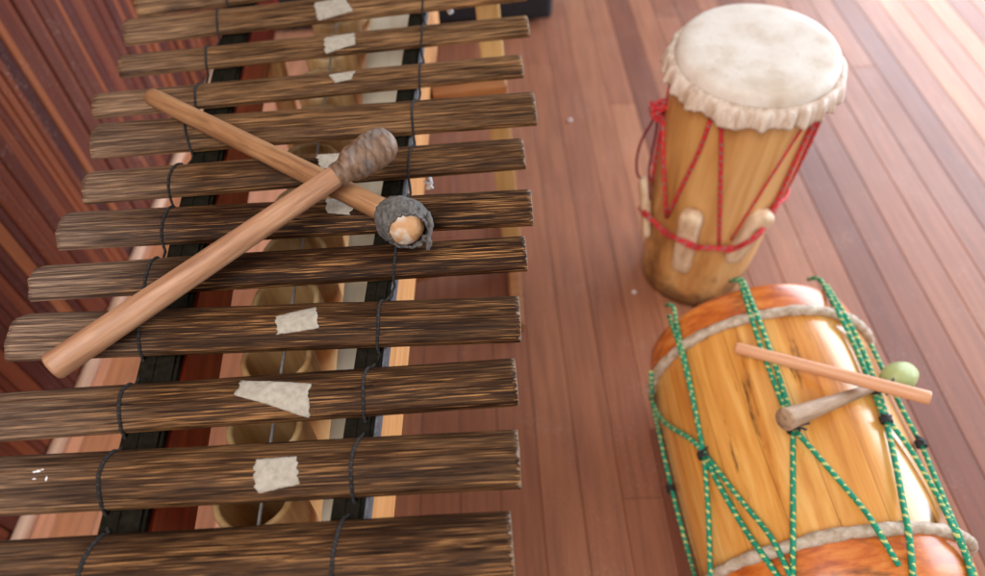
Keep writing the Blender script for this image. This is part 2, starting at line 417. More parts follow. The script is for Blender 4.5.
# grey felt edging on the lit side of the right rail
mb = MB(); mb.quadprism([(RR(Y0) - .0005, Y0 + .01), (RR(Y0) + .0035, Y0 + .01), (RR(Y1) + .0035, Y1 - .01), (RR(Y1) - .0005, Y1 - .01)], .826, .850, .001)
mb.build('edging_strip', mat_plain('blue grey cloth edging', (.07, .075, .09), (.16, .165, .185), 150, .8), mar)
# resonator board, wire
mb = MB(); cl = lambda y: -.224 - .025 * (y - .33)
mb.quadprism([(cl(Y0), Y0), (-.170, Y0), (-.125, Y1), (cl(Y1), Y1)], .684, .70, .002)
mb.build('resonator_board', M['cream'], mar)
mb = MB()
wp = [(-.2655 - .023 * (y - .2), y, .795 - .003 * math.sin(9 * y)) for y in [Y0 + .03 * i for i in range(50)]]
mb.tube(wp, .0021, 8); mb.build('wire', M['wire'], mar)

BARS = {
 1: ((-70, 544), (-95, 626), (510, 512), (516, 588)),
 2: ((-38, 458), (-55, 521), (518, 430), (521, 489)),
 3: ((-10, 394), (-24, 444), (515, 358), (518, 407)),
 4: ((25, 314), (11, 362), (519, 296), (521, 343)),
 5: ((45, 266), (29, 302), (525, 236), (527, 272)),
 6: ((72, 214), (60, 249), (530, 188), (533, 228)),
 7: ((97, 172), (83, 205), (522, 138), (525, 170)),
 8: ((105, 124), (93, 160), (533, 93), (536, 126)),
 9: ((103, 96), (93, 118), (520, 54), (523, 80)),
 10: ((128, 57), (118, 78), (526, 16), (529, 38)),
 11: ((133, 22), (124, 46), (521, -22), (524, 2)),
 12: ((144, -8), (135, 18), (517, -57), (520, -32)),
 13: ((150, -36), (143, -16), (516, -88), (518, -66)),
}
CORD_L = {1: (100, 540, 84, 600), 2: (114, 450, 102, 512), 3: (131, 383, 121, 434), 4: (146, 313, 140, 358), 5: (158, 261, 144, 299), 6: (173, 210, 163, 246),
          7: (181, 166, 170, 198), 8: (191, 114, 189, 156), 9: (203, 86, 195, 110), 10: (211, 48, 206, 70), 11: (221, 13, 218, 38), 12: (231, -16, 228, 8), 13: (236, -44, 234, -24)}
CORD_R = {1: (341, 522, 335, 592), 2: (359, 437, 352, 499), 3: (369, 367, 363, 417), 4: (383, 300, 377, 348), 5: (398, 247, 394, 282), 6: (409, 196, 405, 234),
          7: (414, 147, 409, 178), 8: (416, 103, 413, 136), 9: (424, 63, 419, 88), 10: (426, 26, 421, 49), 11: (425, -12, 423, 12), 12: (427, -46, 425, -20), 13: (428, -76, 426, -56)}
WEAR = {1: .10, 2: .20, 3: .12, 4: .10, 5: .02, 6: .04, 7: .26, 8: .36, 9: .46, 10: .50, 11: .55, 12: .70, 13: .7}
END_SHEEN = {1: .35, 2: .55, 3: .75, 4: 1., 5: 1., 6: 1., 7: 1., 8: 1., 9: .9, 10: .7, 11: .7, 12: .6, 13: .5}
TAPE = {2: [(257, 462, 297, 459, 300, 484, 255, 492)], 3: [(241, 381, 312, 386, 307, 414, 237, 398)], 4: [(278, 320, 317, 308, 320, 330, 277, 335)],
        6: [(326, 198, 352, 197, 352, 217, 328, 216)], 7: [(317, 157, 348, 155, 346, 168, 321, 170)], 9: [(329, 77, 356, 73, 352, 80, 335, 83)],
        10: [(325, 40, 354, 35, 355, 43, 324, 49)], 11: [(315, 7, 345, 2, 351, 10, 317, 16)]}
bars = {}; BINFO = {}
for k, (tl, bl, tr, br) in BARS.items():
    a, b, c, e = at(*tl, ZB + .006), at(*bl, ZB), at(*tr, ZB + .006), at(*br, ZB)
    for p in (a, b, c, e): p.z = ZB
    lm, rm = (a + b) / 2, (c + e) / 2
    xd = (rm - lm); L = xd.length; xd.normalize(); yd = V((0, 0, 1)).cross(xd)
    W = .5 * (abs((a - b).dot(yd)) + abs((c - e).dot(yd)))
    world = Matrix.Translation((lm + rm) / 2) @ Matrix((xd, yd, V((0, 0, 1)))).transposed().to_4x4()
    sag = .25 * W; seed = k * 7.3
    def prof(xx, t, W=W, sag=sag, seed=seed):            # t in -1..1 across, returns local y, z of the top
        w = W / 2 * (1 + .035 * mn.noise(V((xx * 4, seed, 0))))
        fl = .0010 * mn.noise(V((xx * 9, t * 4, seed))) + .0006 * mn.noise(V((xx * 22, t * 9, seed + 3)))
        return t * w, .0065 + sag * (1 - abs(t) ** 2.1) + fl
    BINFO[k] = (world, L, W, prof)
    mb = MB(); NX, NTt = 90, 16
    re = random.Random(k)
    jitL = [re.uniform(-.0016, .0016) for _ in range(NTt + 1)]; jitR = [re.uniform(-.0004, .0003) for _ in range(NTt + 1)]
    topv = []; botv = []
    for i in range(NX + 1):
        xx = -L / 2 + L * i / NX
        row = []
        for j in range(NTt + 1):
            t = -1 + 2 * j / NTt; y_, z_ = prof(xx, t)
            q = xx + (jitL[j] if i == 0 else jitR[j] if i == NX else 0)
            if i in (0, NX): z_ -= .0007
            row.append(mb.bm.verts.new((q, y_, z_)))
        topv.append(row)
        y0, _ = prof(xx, -1); y1, _ = prof(xx, 1)
        botv.append([mb.bm.verts.new((xx, y0 * .985, 0)), mb.bm.verts.new((xx, y1 * .985, 0))])
    for i in range(NX):
        for j in range(NTt):
            f = mb.bm.faces.new((topv[i][j], topv[i + 1][j], topv[i + 1][j + 1], topv[i][j + 1])); f.smooth = True
        mb.bm.faces.new((botv[i][0], botv[i + 1][0], topv[i + 1][0], topv[i][0]))
        mb.bm.faces.new((topv[i][-1], topv[i + 1][-1], botv[i + 1][1], botv[i][1]))
        mb.bm.faces.new((botv[i][1], botv[i + 1][1], botv[i + 1][0], botv[i][0]))
    mb.bm.faces.new([botv[0][0]] + topv[0] + [botv[0][1]]); mb.bm.faces.new([botv[-1][1]] + topv[-1][::-1] + [botv[-1][0]])
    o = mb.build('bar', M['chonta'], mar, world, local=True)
    o['wear'] = WEAR[k]; o['end_sheen'] = END_SHEEN[k]
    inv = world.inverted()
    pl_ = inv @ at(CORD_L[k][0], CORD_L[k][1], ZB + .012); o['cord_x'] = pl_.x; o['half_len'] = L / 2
    bars[k] = o
# lashing cords
for k in BARS:
    world, L, W, prof = BINFO[k]; inv = world.inverted()
    for tab, rail_out in ((CORD_L, -1), (CORD_R, 1)):
        x0, y0, x1, y1 = tab[k]
        xa = (inv @ at(x0, y0, ZB + .008)).x; xb = (inv @ at(x1, y1, ZB + .004)).x
        pts = []
        for j in range(21):
            t = 1.06 - 2.12 * j / 20; tt = max(-1, min(1, t)); s_ = (1 - t) / 2
            xx = xa + (xb - xa) * s_ + .0012 * math.sin(5 * s_ + k)
            y_, z_ = prof(xx, tt)
            pts.append(world @ V((xx, y_ * (1.0 if abs(t) <= 1 else 1.05), z_ + .0014 - (.006 if abs(t) > 1 else 0))))
        pts.insert(0, pts[0] + V((0, 0, -.012)))
        if k - 1 in tab:                                  # runs on over the padding to the next bar
            w2, L2, W2, pr2 = BINFO[k - 1]; i2 = w2.inverted(); q = tab[k - 1]
            xn = (i2 @ at(q[0], q[1], ZB + .008)).x; yn, zn = pr2(xn, 1.0)
            nxt = w2 @ V((xn, yn * 1.06, .002)); last = pts[-1]
            lo = last + V((.0005 * rail_out, -.002, -.010))
            pts += [lo, lo.lerp(nxt, .55) + V((.001 * rail_out, 0, -.004)), nxt + V((0, .003, -.004))]
        mb = MB(); mb.tube(pts, .0019, 8); mb.build('cord', M['cord'], bars[k])
        if tab is CORD_R and k in (5, 7):                 # pale plastic twine knot beside the right rail
            pass
# tape labels, torn strips following each bar's curve
for k, lst in TAPE.items():
    world, L, W, prof = BINFO[k]; inv = world.inverted()
    for q in lst:
        cs = [inv @ at(q[i], q[i + 1], ZB + .017) for i in (0, 2, 4, 6)]
        NXT, NYT = 22, 12; rt = random.Random(k * 3)
        jl = [.0042 * mn.noise(V((j_ * .55, k * 5.1, 1))) + rt.uniform(-.0006, .0006) for j_ in range(NYT + 1)]; jr = [.0055 * mn.noise(V((j_ * .5, k * 3.3, 7))) + rt.uniform(-.0006, .0006) for j_ in range(NYT + 1)]
        jt = [rt.uniform(-.0003, .0003) for _ in range(NXT + 1)]
        mb = MB(); up_, dn_ = [], []
        for i in range(NXT + 1):
            u = i / NXT; ru = []; rd = []
            for j in range(NYT + 1):
                w_ = j / NYT
                p = cs[0].lerp(cs[1], u).lerp(cs[3].lerp(cs[2], u), w_)
                xx = p.x + jl[j] * (1 - u) ** 3 + jr[j] * u ** 3
                wl = W / 2; t = max(-.99, min(.99, (p.y + jt[i] * (1 if j in (0, NYT) else 0)) / wl)); y_, z_ = prof(xx, t)
                wr = .0003 * mn.noise(V((xx * 180, y_ * 180, k)))
                ru.append(mb.bm.verts.new((xx, y_, z_ + .0011 + wr))); rd.append(mb.bm.verts.new((xx, y_, z_ + .0004)))
            up_.append(ru); dn_.append(rd)
        for i in range(NXT):
            for j in range(NYT):
                f = mb.bm.faces.new((up_[i][j], up_[i + 1][j], up_[i + 1][j + 1], up_[i][j + 1])); f.smooth = True
                mb.bm.faces.new((dn_[i][j + 1], dn_[i + 1][j + 1], dn_[i + 1][j], dn_[i][j]))
            for j in (0, NYT):
                mb.bm.faces.new((up_[i][j], up_[i + 1][j], dn_[i + 1][j], dn_[i][j]))
        for j in range(NYT):
            for i in (0, NXT):
                mb.bm.faces.new((up_[i][j], up_[i][j + 1], dn_[i][j + 1], dn_[i][j]))
        mb.build('tape', M['tape'], bars[k], world, local=True)
# scraps of pale plastic twine beside the right rail, flecks of white paint
for (px_, py_), kk in (((429, 184), 1), ((450, 9), 2)):
    c = at(px_, py_, .80); mb = MB(); rr_ = random.Random(kk)
    mb.tube([c + V((.004 * math.sin(q * 1.3 + kk), .016 * (q / 7 - .5), .010 * math.cos(q * .9))) for q in range(8)], .0024, 6)
    mb.tube([c + V((-.008, .002, .004)), c, c + V((.006, -.006, -.004))], .002, 6)
    mb.build('plastic_twine', mat_plain('pale blue plastic twine', (.55, .62, .68), (.85, .87, .88), 90, .4), mar)
world, L, W, prof = BINFO[2]; inv = world.inverted(); mb = MB(); rr_ = random.Random(2)
for (px_, py_, rx_, ry_) in ((37, 474, .0016, .0012), (41, 473, .0026, .0013), (45, 471.5, .0018, .0010), (37, 481, .0022, .0007), (49, 481, .0009, .0022)):
    p = inv @ at(px_, py_, ZB + .018); vs = []
    for q in range(9):
        a_ = 2 * PI * q / 9; k_ = rr_.uniform(.6, 1.25); xx = p.x + rx_ * k_ * math.cos(a_); t_2 = (p.y + ry_ * k_ * math.sin(a_)) / (W / 2); y_, z_ = prof(xx, t_2); vs.append(mb.bm.verts.new((xx, y_, z_ + .0006)))
    f = mb.bm.faces.new(vs); e_ = bmesh.ops.extrude_face_region(mb.bm, geom=[f]); 
    for v in e_['geom']:
        if isinstance(v, bmesh.types.BMVert): v.co.z -= .0003
mb.build('paint_flecks', M['white'], bars[2], world, local=True)
# bamboo resonators under the bars
rt = random.Random(11)
for k in BARS:
    world, L, W, prof = BINFO[k]; c = world.translation
    yb = c.y + (-.272 - c.x) * (world.to_3x3() @ V((1, 0, 0))).y
    r = .0465 + .0045 * (k / 13) + rt.uniform(-.001, .001); xc = -.270 - .020 * (yb - .2) - .012
    Ld = .30 + .022 * k
    th = rt.uniform(.007, .009)
    def tf(r_, t_, a, j, k=k):
        d = .0016 * mn.noise(V((math.cos(a) * 1.6, math.sin(a) * 1.6, k * 4.0 + t_ * 6)))
        return r_ + d, t_ + (.0025 * mn.noise(V((math.cos(a) * 2.5, math.sin(a) * 2.5, k * 9.0))) if abs(t_) < .003 else 0)
    mb = MB()
    zt = .783
    prf = [(r - .002, -Ld), (r, -Ld + .004), (r + .002, -Ld * .55), (r, -Ld * .5), (r, -.004), (r - .002, 0), (r - th + .001, .0), (r - th - .001, -.004), (r - th - .002, -.15), (r - th - .002, -Ld * .8), (0, -Ld * .8)]
    mb.lathe(prf, (xc, yb + .012, zt), (0, 0, 1), 48, tf)
    mb.build('resonator_tube', M['bamboo'], mar)
# trestles
def trestle(y, far):
    fx = .056
    if far:
        top, foot = V((.012, 1.372, .800)), V((.064, 1.325, .03))
    else:
        top, foot = V((-.07, y, .735)), V((.02, y - .02, .03))
    mb = MB(); mb.beam(foot, top, .049, .04, (1, 0, 0), .004); lg = mb.build('leg', M['pine'], mar)
    mb = MB(); yy = foot.y
    mb.beam(V((foot.x + .0, yy - .235, .017)), V((foot.x - .0, yy + .235, .017)), .036, .034, (1, 0, 0), .004); mb.build('foot', M['cross'], lg)
    xl = -.43 if far else -.38
    t2, f2 = V((xl - .02, top.y - .06, .725)), V((xl + .02, foot.y, .03))
    if far: t2, f2 = V((-.437, 1.30, .727)), V((-.41, 1.16, .03))
    mb = MB(); mb.beam(f2, t2, .034, .04, (1, 0, 0), .004); lg = mb.build('leg', M['pine'], mar)
    mb = MB(); mb.beam(V((f2.x, f2.y - .235, .017)), V((f2.x, f2.y + .235, .017)), .036, .034, (1, 0, 0), .004); mb.build('foot', M['cross'], lg)
    yc = 1.215 if far else y
    mb = MB(); mb.beam(V((RR(yc) + .001, yc - .012, .690)), V((top.x + .03, yc + .010, .690)), .05, .03, (0, 1, 0), .003); mb.build('crossbar', M['cross'], mar)
    zc = .16
    mb = MB(); p1 = foot.lerp(top, .07); p2 = f2.lerp(t2, .07)
    mb.beam(p2 + V((.018, 0, 0)), p1 - V((.026, 0, 0)), .04, .024, (0, 1, 0), .003); mb.build('crossbar', M['cross'], mar)
trestle(1.33, True); trestle(.10, False)

# ------------------------------------------------------------------ marimba mallets
def ortho(d):
    x = V((1, 0, 0)) if abs(d.x) < .9 else V((0, 1, 0)); x = (x - d * x.dot(d)).normalized(); return x, d.cross(x)
def frame(p, d):                                        # local z along d
    x, y = ortho(d); return Matrix.Translation(p) @ Matrix((x, y, d)).transposed().to_4x4()
# lower mallet (butt upper left, grey head lower right)
a = at(152, 97, .898); b = at(383, 210, .908); d = (b - a).normalized()
m2 = tag(link('mallet', None, None, frame(a, d)), 'wooden mallet with torn grey rubber head and bare wooden core, under the other mallet', 'mallet', 'mallets crossed on the marimba')
Lh = (b - a).length
mb = MB(); n_ = 30
mb.lathe([(0, -.001), (.0120, -.001), (.0137, .001), (.0140, .012), (.0142, .016)] + [(.0142 + .0012 * (i / n_) + .0004 * mn.noise(V((i * .7, 0, 3))), .016 + (Lh - .006) * i / n_) for i in range(1, n_ + 1)] + [(0, Lh + .012)], a, d, 28)
mb.build('handle', M['mallet_b'], m2)
hc = at(403, 222, .912)
opn = (V((.26, -.84, .27))).normalized()
bm_ = MB(); bmesh.ops.create_icosphere(bm_.bm, subdivisions=6, radius=1)
zz = d; xx_, yy_ = ortho(d)
dele = []
for v in bm_.bm.verts:
    n = v.co.normalized(); w_ = n.dot(opn)
    rr = 1 + .07 * mn.noise(n * 2.6) + .05 * mn.noise(V((n.x * 9, n.y * 4, n.z * 5))) + .03 * mn.noise(n * 17) + .015 * mn.noise(n * 34)
    edge = mn.noise(n * 3.1 + V((4, 1, 2))) * .07 + mn.noise(n * 9) * .04
    cut = .70 + edge
    al = n.dot(zz); p = (n - zz * al) * .0315 + zz * al * .0380
    lip = max(0, 1 - abs(w_ - cut) / .10)
    v.co = hc + p * rr * (1 + .09 * lip)
    if w_ > cut: dele.append(v)
bmesh.ops.delete(bm_.bm, geom=dele, context='VERTS')
for f in bm_.bm.faces: f.smooth = True
bmesh.ops.recalc_face_normals(bm_.bm, faces=bm_.bm.faces[:])
bmesh.ops.solidify(bm_.bm, geom=bm_.bm.faces[:], thickness=.0028)
hd = bm_.build('head', M['wrap_grey'], m2)
mb = MB(); bmesh.ops.create_icosphere(mb.bm, subdivisions=5, radius=1)
for v in mb.bm.verts:
    n = v.co.normalized(); v.co = hc + opn * .0085 + n * .0250 * (1 + .04 * mn.noise(n * 4) + .015 * mn.noise(n * 14))
for f in mb.bm.faces: f.smooth = True
mb.build('core', M['core'], hd)
# torn flap of rubber beside the core
fc = hc + opn * .016 + V((.0285, -.003, -.001))
mb = MB(); rows_ = []
for i in range(13):
    u = i / 12; r_ = []
    for j in range(7):
        w_ = j / 6
        p = fc + V((.004 * math.sin(u * 3), .013, .010)).lerp(V((.004 + .003 * math.sin(6 * u), -.017, -.013)), u) + V((.0015, .001, .004)) * (w_ - .5) * 3.2
        p += V((1, .5, .3)) * .0022 * mn.noise(p * 160)
        r_.append(mb.bm.verts.new(p))
    rows_.append(r_)
for i in range(12):
    for j in range(6):
        f = mb.bm.faces.new((rows_[i][j], rows_[i + 1][j], rows_[i + 1][j + 1], rows_[i][j + 1])); f.smooth = True
bmesh.ops.recalc_face_normals(mb.bm, faces=mb.bm.faces[:]); bmesh.ops.solidify(mb.bm, geom=mb.bm.faces[:], thickness=.004)
mb.build('torn_flap', M['wrap_grey'], hd)

# upper mallet (butt lower left, brown wrapped head upper right)
a = at(51, 368, .898); b = at(346, 169, .950); d = (b - a).normalized(); Lh = (b - a).length
m1 = tag(link('mallet', None, None, frame(a, d)), 'wooden mallet with a brown strip wrapped oblong head, lying on top across the other mallet', 'mallet', 'mallets crossed on the marimba')
mb = MB(); n_ = 34
mb.lathe([(0, 0), (.0145, 0), (.0163, .0022)] + [(.0168 - .0028 * (i / n_) + .0003 * mn.noise(V((i * .6, 9, 3))), .004 + Lh * i / n_) for i in range(n_ + 1)] + [(0, Lh + .006)], a, d, 32)
mb.build('handle', M['mallet'], m1)
prf = [(.0140, -.018), (.0160, -.014), (.0156, -.004), (.0170, .0), (.0205, .006), (.0232, .014), (.0243, .026), (.0250, .042), (.0246, .054), (.0225, .063), (.0180, .070), (.0110, .0745), (0, .076)]
def dense(p, m=5):
    o = []
    for i in range(len(p) - 1):
        for j in range(m):
            u = j / m; o.append((p[i][0] + (p[i + 1][0] - p[i][0]) * u, p[i][1] + (p[i + 1][1] - p[i][1]) * u))
    return o + [p[-1]]
def hf(r, t, th, j):
    q = V((math.cos(th) * r, math.sin(th) * r, t)) * 60
    ridge = abs(math.sin((t * 210 + 2.2 * math.sin(th + t * 40) + 1.6 * mn.noise(q * .5)) * PI * .5))
    return r + .0009 * mn.noise(q) + .0003 * ridge + .0004 * mn.noise(q * 4), t
mb = MB(); mb.lathe(dense(prf), a + d * Lh, d, 72, hf); mb.build('head', M['wrap_brown'], m1)

# ------------------------------------------------------------------ tall drum
dc = V((.574, 1.290, 0)); DH = .733; da = V((-.006, -.020, DH)).normalized()
drum = tag(empty('tall_drum', dc), 'tall honey coloured hand drum standing upright, white skin head and red lacing', 'drum')
def rshell(t): return .140 + .020 * min(1, t / .66) + .004 * math.sin(PI * min(1, max(0, t / .7)))
mb = MB()
prf = [(.118, .0), (.134, .0), (.139, .004)] + [(rshell(.70 * i / 30), .004 + .69 * i / 30) for i in range(31)] + [(.14, .70)]
def df(r, t, th, j): return r + .0012 * mn.noise(V((math.cos(th) * 2, math.sin(th) * 2, t * 5))), t
mb.lathe(prf, dc, da, 96, df); mb.build('shell', M['drum'], drum)
mb = MB()
mb.lathe([(0, DH + .002), (.06, DH + .0018), (.12, DH + .001), (.147, DH - .001), (.157, DH - .005), (.163, DH - .012), (.166, DH - .022), (.1665, DH - .034), (.166, DH - .045)], dc, da, 96); mb.build('drumhead', M['skin'], drum)
rc = random.Random(3); ph = [rc.uniform(0, 6.28) for _ in range(6)]
def ruf(r, t, th, j):
    k = j / 9.0
    wv = (1 - 2 * abs(math.sin(11 * th + ph[0] + 1.5 * math.sin(3 * th + ph[1])))) * .6 + (1 - 2 * abs(math.sin(19 * th + ph[2] + 1.3 * math.sin(5 * th)))) * .35 + .5 * mn.noise(V((math.cos(th) * 4, math.sin(th) * 4, t * 14)))
    return r + .0095 * wv * k, t + .0045 * k * math.sin(9 * th + ph[3] + math.sin(4 * th + ph[4])) - .0015 * k * wv
cp = [(.1672, DH - .031), (.170, DH - .030), (.176, DH - .031), (.181, DH - .036), (.184, DH - .044), (.1855, DH - .052), (.187, DH - .060), (.188, DH - .067), (.189, DH - .073), (.187, DH - .0735), (.184, DH - .060), (.176, DH - .045)]
cl_ = drum
mb = MB(); mb.lathe(cp, dc, da, 220, ruf); mb.build('skin_collar', M['hide'], drum)

def cast(px, py, origin, axis, rfun, off=0.0):
    """first point of the pixel's ray on a surface of revolution (nearest approach if it misses)"""
    d = ray(px, py).normalized(); best = None; prev = None
    t = .6
    while t < 3.2:
        p = CAM + d * t; w = p - origin; s_ = w.dot(axis); g = (w - axis * s_).length - rfun(s_) - off
        if g <= 0:
            lo, hi = t - .004, t
            for _ in range(20):
                mid = (lo + hi) / 2; p = CAM + d * mid; w = p - origin; s_ = w.dot(axis)
                if (w - axis * s_).length - rfun(s_) - off > 0: lo = mid
                else: hi = mid
            return CAM + d * hi
        if best is None or g < best[0]: best = (g, p)
        t += .004
    p = best[1]; w = p - origin; s_ = w.dot(axis); rad = (w - axis * s_).normalized()
    return origin + axis * s_ + rad * (rfun(s_) + off)
def lace(pxs, origin, axis, rfun, off, step=10):
    out = []
    for (x0, y0), (x1, y1) in zip(pxs, pxs[1:]):
        n = max(1, int(math.hypot(x1 - x0, y1 - y0) / step))
        for i in range(n): out.append(cast(x0 + (x1 - x0) * i / n, y0 + (y1 - y0) * i / n, origin, axis, rfun, off))
    out.append(cast(*pxs[-1], origin, axis, rfun, off))
    # soften
    for _ in range(2):
        out = [out[0]] + [(out[i - 1] + out[i] * 2 + out[i + 1]) / 4 for i in range(1, len(out) - 1)] + [out[-1]]
    return out
dr = lambda s_: rshell(max(0, min(.7, s_)))
RR_ = .0048
for pxs in ([(663, 118), (663, 150), (666, 217)], [(711, 118), (700, 150), (667, 217)], [(721, 118), (721, 150), (719, 247)], [(810, 116), (788, 150), (731, 240)], [(820, 110), (799, 153), (776, 205), (752, 236)]):
    mb = MB(); mb.tube(lace(pxs, dc, da, dr, RR_), RR_ if pxs[0][0] != 810 else .003, 10); mb.build('lacing', M['red_rope'], drum)
# ring rope all the way round
ring = []
for (x0, y0, o0), (x1, y1, o1) in zip(RP := [(640, 207, .024), (648, 215, .024), (655, 222, .012), (668, 233, .012), (676, 238, .042), (692, 244, .042), (700, 247, .012), (725, 248, .010), (736, 247, .016), (746, 243, .040), (760, 232, .042), (768, 222, .016), (776, 206, .012)], RP[1:]):
    for i in range(3): ring.append(cast(x0 + (x1 - x0) * i / 3, y0 + (y1 - y0) * i / 3, dc, da, dr, o0 + (o1 - o0) * i / 3))
ring.append(cast(776, 206, dc, da, dr, .012))
ring = [ring[0]] + [(ring[i - 1] + ring[i] * 2 + ring[i + 1]) / 4 for i in range(1, len(ring) - 1)] + [ring[-1]]
s0 = (ring[0] - dc).dot(da); s1 = (ring[-1] - dc).dot(da)
def angof(p):
    w = p - dc; return math.atan2(w.y, w.x)
a0, a1 = angof(ring[-1]), angof(ring[0])
if a1 < a0: a1 += 2 * PI
back = []
for i in range(1, 24):
    u = i / 24; aa = a0 + (a1 - a0) * u; ss = s1 + (s0 - s1) * u
    back.append(dc + da * ss + V((math.cos(aa), math.sin(aa), 0)) * (dr(ss) + .008))
mb = MB(); mb.tube(ring + back + [ring[0]], .0050, 10, caps=False)
# second turn of the same rope, lying just below and crossing
ring2 = [p - da * (.006 + .004 * math.sin(i * .9)) + (p - dc - da * (p - dc).dot(da)).normalized() * .002 for i, p in enumerate(ring)]
mb.tube(ring2, .0046, 10); mb.build('ring_rope', M['red_rope'], drum)
# lacing on the unseen back
for i in range(5):
    aa = a0 + (a1 - a0) * (i + .5) / 5; ab = a0 + (a1 - a0) * (i + 1) / 5
    pp = [dc + da * ss + V((math.cos(aa + (ab - aa) * u), math.sin(aa + (ab - aa) * u), 0)) * (dr(ss) + .005) for u, ss in [(j / 8, .66 - .36 * j / 8) for j in range(9)]]
    mb = MB(); mb.tube(pp, RR_, 8); mb.build('lacing', M['red_rope'], drum)
# wedges under the ring rope
def wedge(p_top, p_bot, w, th):
    ax = (p_bot - p_top); L = ax.length; ax.normalize(); mid = (p_top + p_bot) / 2
    out = mid - dc; out = (out - da * out.dot(da)); out = (out - ax * out.dot(ax)).normalized(); sd = ax.cross(out)
    mb = MB(); n = 26; rg = []
    for i in range(n + 1):
        u = i / n; e = math.sqrt(max(0.0, 1 - max(0, (abs(u - .5) - (.5 - w / 2 / L)) / (w / 2 / L)) ** 2)); e = max(e, .04)
        ww = w / 2 * e * (1 - .12 * u); hh = th / 2 * (1.15 - .5 * u) * (e ** .5)
        c = p_top + ax * L * u + out * 0.0
        rg.append([mb.bm.verts.new(c + sd * ww * math.copysign(abs(math.cos(q)) ** .55, math.cos(q)) + out * hh * math.copysign(abs(math.sin(q)) ** .55, math.sin(q))) for q in [2 * PI * k / 20 for k in range(20)]])
    for i in range(n):
        for k in range(20):
            f = mb.bm.faces.new((rg[i][k], rg[i][(k + 1) % 20], rg[i + 1][(k + 1) % 20], rg[i + 1][k])); f.smooth = True
    mb.bm.faces.new(rg[0][::-1]); mb.bm.faces.new(rg[-1])
    return mb.build('wedge', M['wedge'], drum)
ws = lambda px, py, off: cast(px, py, dc, da, dr, off)
wedge(ws(693, 211, .020), ws(680, 271, .012), .054, .036)
wedge(ws(767, 211, .014), ws(730, 262, .010), .056, .038)
wedge(ws(643, 176, .024), ws(646, 238, .016), .046, .028)
pA = dc + da * .47 + V((math.cos(.35), math.sin(.35), 0)) * (dr(.47) + .014); pB = dc + da * .34 + V((math.cos(.30), math.sin(.30), 0)) * (dr(.34) + .010)
wedge(pA, pB, .044, .026)
# knot and loose loops hanging on the left
kp = cast(656, 110, dc, da, dr, .016)
mb = MB(); rk = random.Random(4); pts = []
for i in range(60):
    q = i * .55; pts.append(kp + V((.020 * math.sin(q * 1.7 + .4) + .003 * rk.random(), .016 * math.cos(q * 1.1), .020 * math.sin(q * .83 + 1))))
mb.tube(pts, .0040, 8); mb.build('knot', M['red_rope'], drum)
def loop(pxs, offs):
    out = [cast(x_, y_, dc, da, dr, o_) for (x_, y_), o_ in zip(pxs, offs)]
    res = []
    for i in range(len(out) - 1):
        p0 = out[max(0, i - 1)]; p1 = out[i]; p2 = out[i + 1]; p3 = out[min(len(out) - 1, i + 2)]
        for j in range(6):
            t = j / 6; res.append(.5 * ((2 * p1) + (p2 - p0) * t + (2 * p0 - 5 * p1 + 4 * p2 - p3) * t * t + (3 * p1 - p0 - 3 * p2 + p3) * t ** 3))
    return res + [out[-1]]
mb = MB(); mb.tube(loop([(653, 112), (643, 124), (633, 140), (628, 158), (631, 174), (640, 182)], [.02, .030, .045, .050, .042, .02]), .0032, 8)
mb.tube(loop([(657, 114), (653, 130), (651, 150), (649, 172), (650, 200)], [.018, .014, .016, .016, .012]), .0032, 8)
mb.build('loose_cord', M['maroon'], drum)

# ------------------------------------------------------------------ barrel drum lying on its side
RB = .228
ba = V((-.040, 1, 0)).normalized(); bo = V((.578, .58, RB))
barrel = tag(empty('barrel_drum', (bo.x, bo.y, 0)), 'big golden barrel drum lying on its side, laced with green rope', 'drum')
SF, SN = .212, -.212                                    # hoop positions along the axis
EF, EN = .298, -.298
def rb(s_):
    s_ = max(EN, min(EF, s_)); u = abs(s_) / .298
    return RB - .012 * u ** 2 - (.006 * max(0, (u - .80) / .2) ** 2)
def bf(r, t, th, j): return r + .0010 * mn.noise(V((math.cos(th) * 2.5, math.sin(th) * 2.5, t * 6))), t
bw = Matrix.Translation(bo)
mb = MB(); mb.lathe([(rb(SN + (SF - SN) * i / 40), SN + (SF - SN) * i / 40) for i in range(41)], bo, ba, 128, bf); mb.build('shell', mat_barrel(), barrel, bw)
for s0_, s1_, sg in ((SF, EF, 1), (SN, EN, -1)):
    pr_ = [(rb(s0_) + .0035, s0_ + sg * .0)] + [(rb(s0_ + (s1_ - s0_) * i / 10) + .0035, s0_ + (s1_ - s0_) * i / 10) for i in range(1, 10)] + [(rb(s1_) - .001, s1_ - sg * .003), (rb(s1_) - .012, s1_), (rb(s1_) - .025, s1_ + sg * .001)]
    mb = MB(); mb.lathe(pr_, bo, ba, 128, bf); mb.build('end_band', M['band'], barrel, bw)
    mb = MB(); mb.lathe([(rb(s1_) - .022, s1_ + sg * .0005), (.1, s1_ + sg * .001), (0, s1_ + sg * .001)], bo, ba, 96); mb.build('drumhead', M['skin'], barrel, bw)
    # thick twisted hoop
    mb = MB(); hp = []
    x_, y_ = ortho(ba)
    for i in range(121):
        th = 2 * PI * i / 120; hp.append(bo + ba * (s0_ + .003 * mn.noise(V((math.cos(th) * 2, math.sin(th) * 2, s0_ * 9)))) + (x_ * math.cos(th) + y_ * math.sin(th)) * (rb(s0_) + .0075))
    mb.tube(hp, [.0102 + .0010 * math.sin(i * 2.1) + .0008 * math.sin(i * .7) for i in range(121)], 12, caps=False); mb.build('rope_hoop', M['jute'], barrel, bw)
GR = .0045
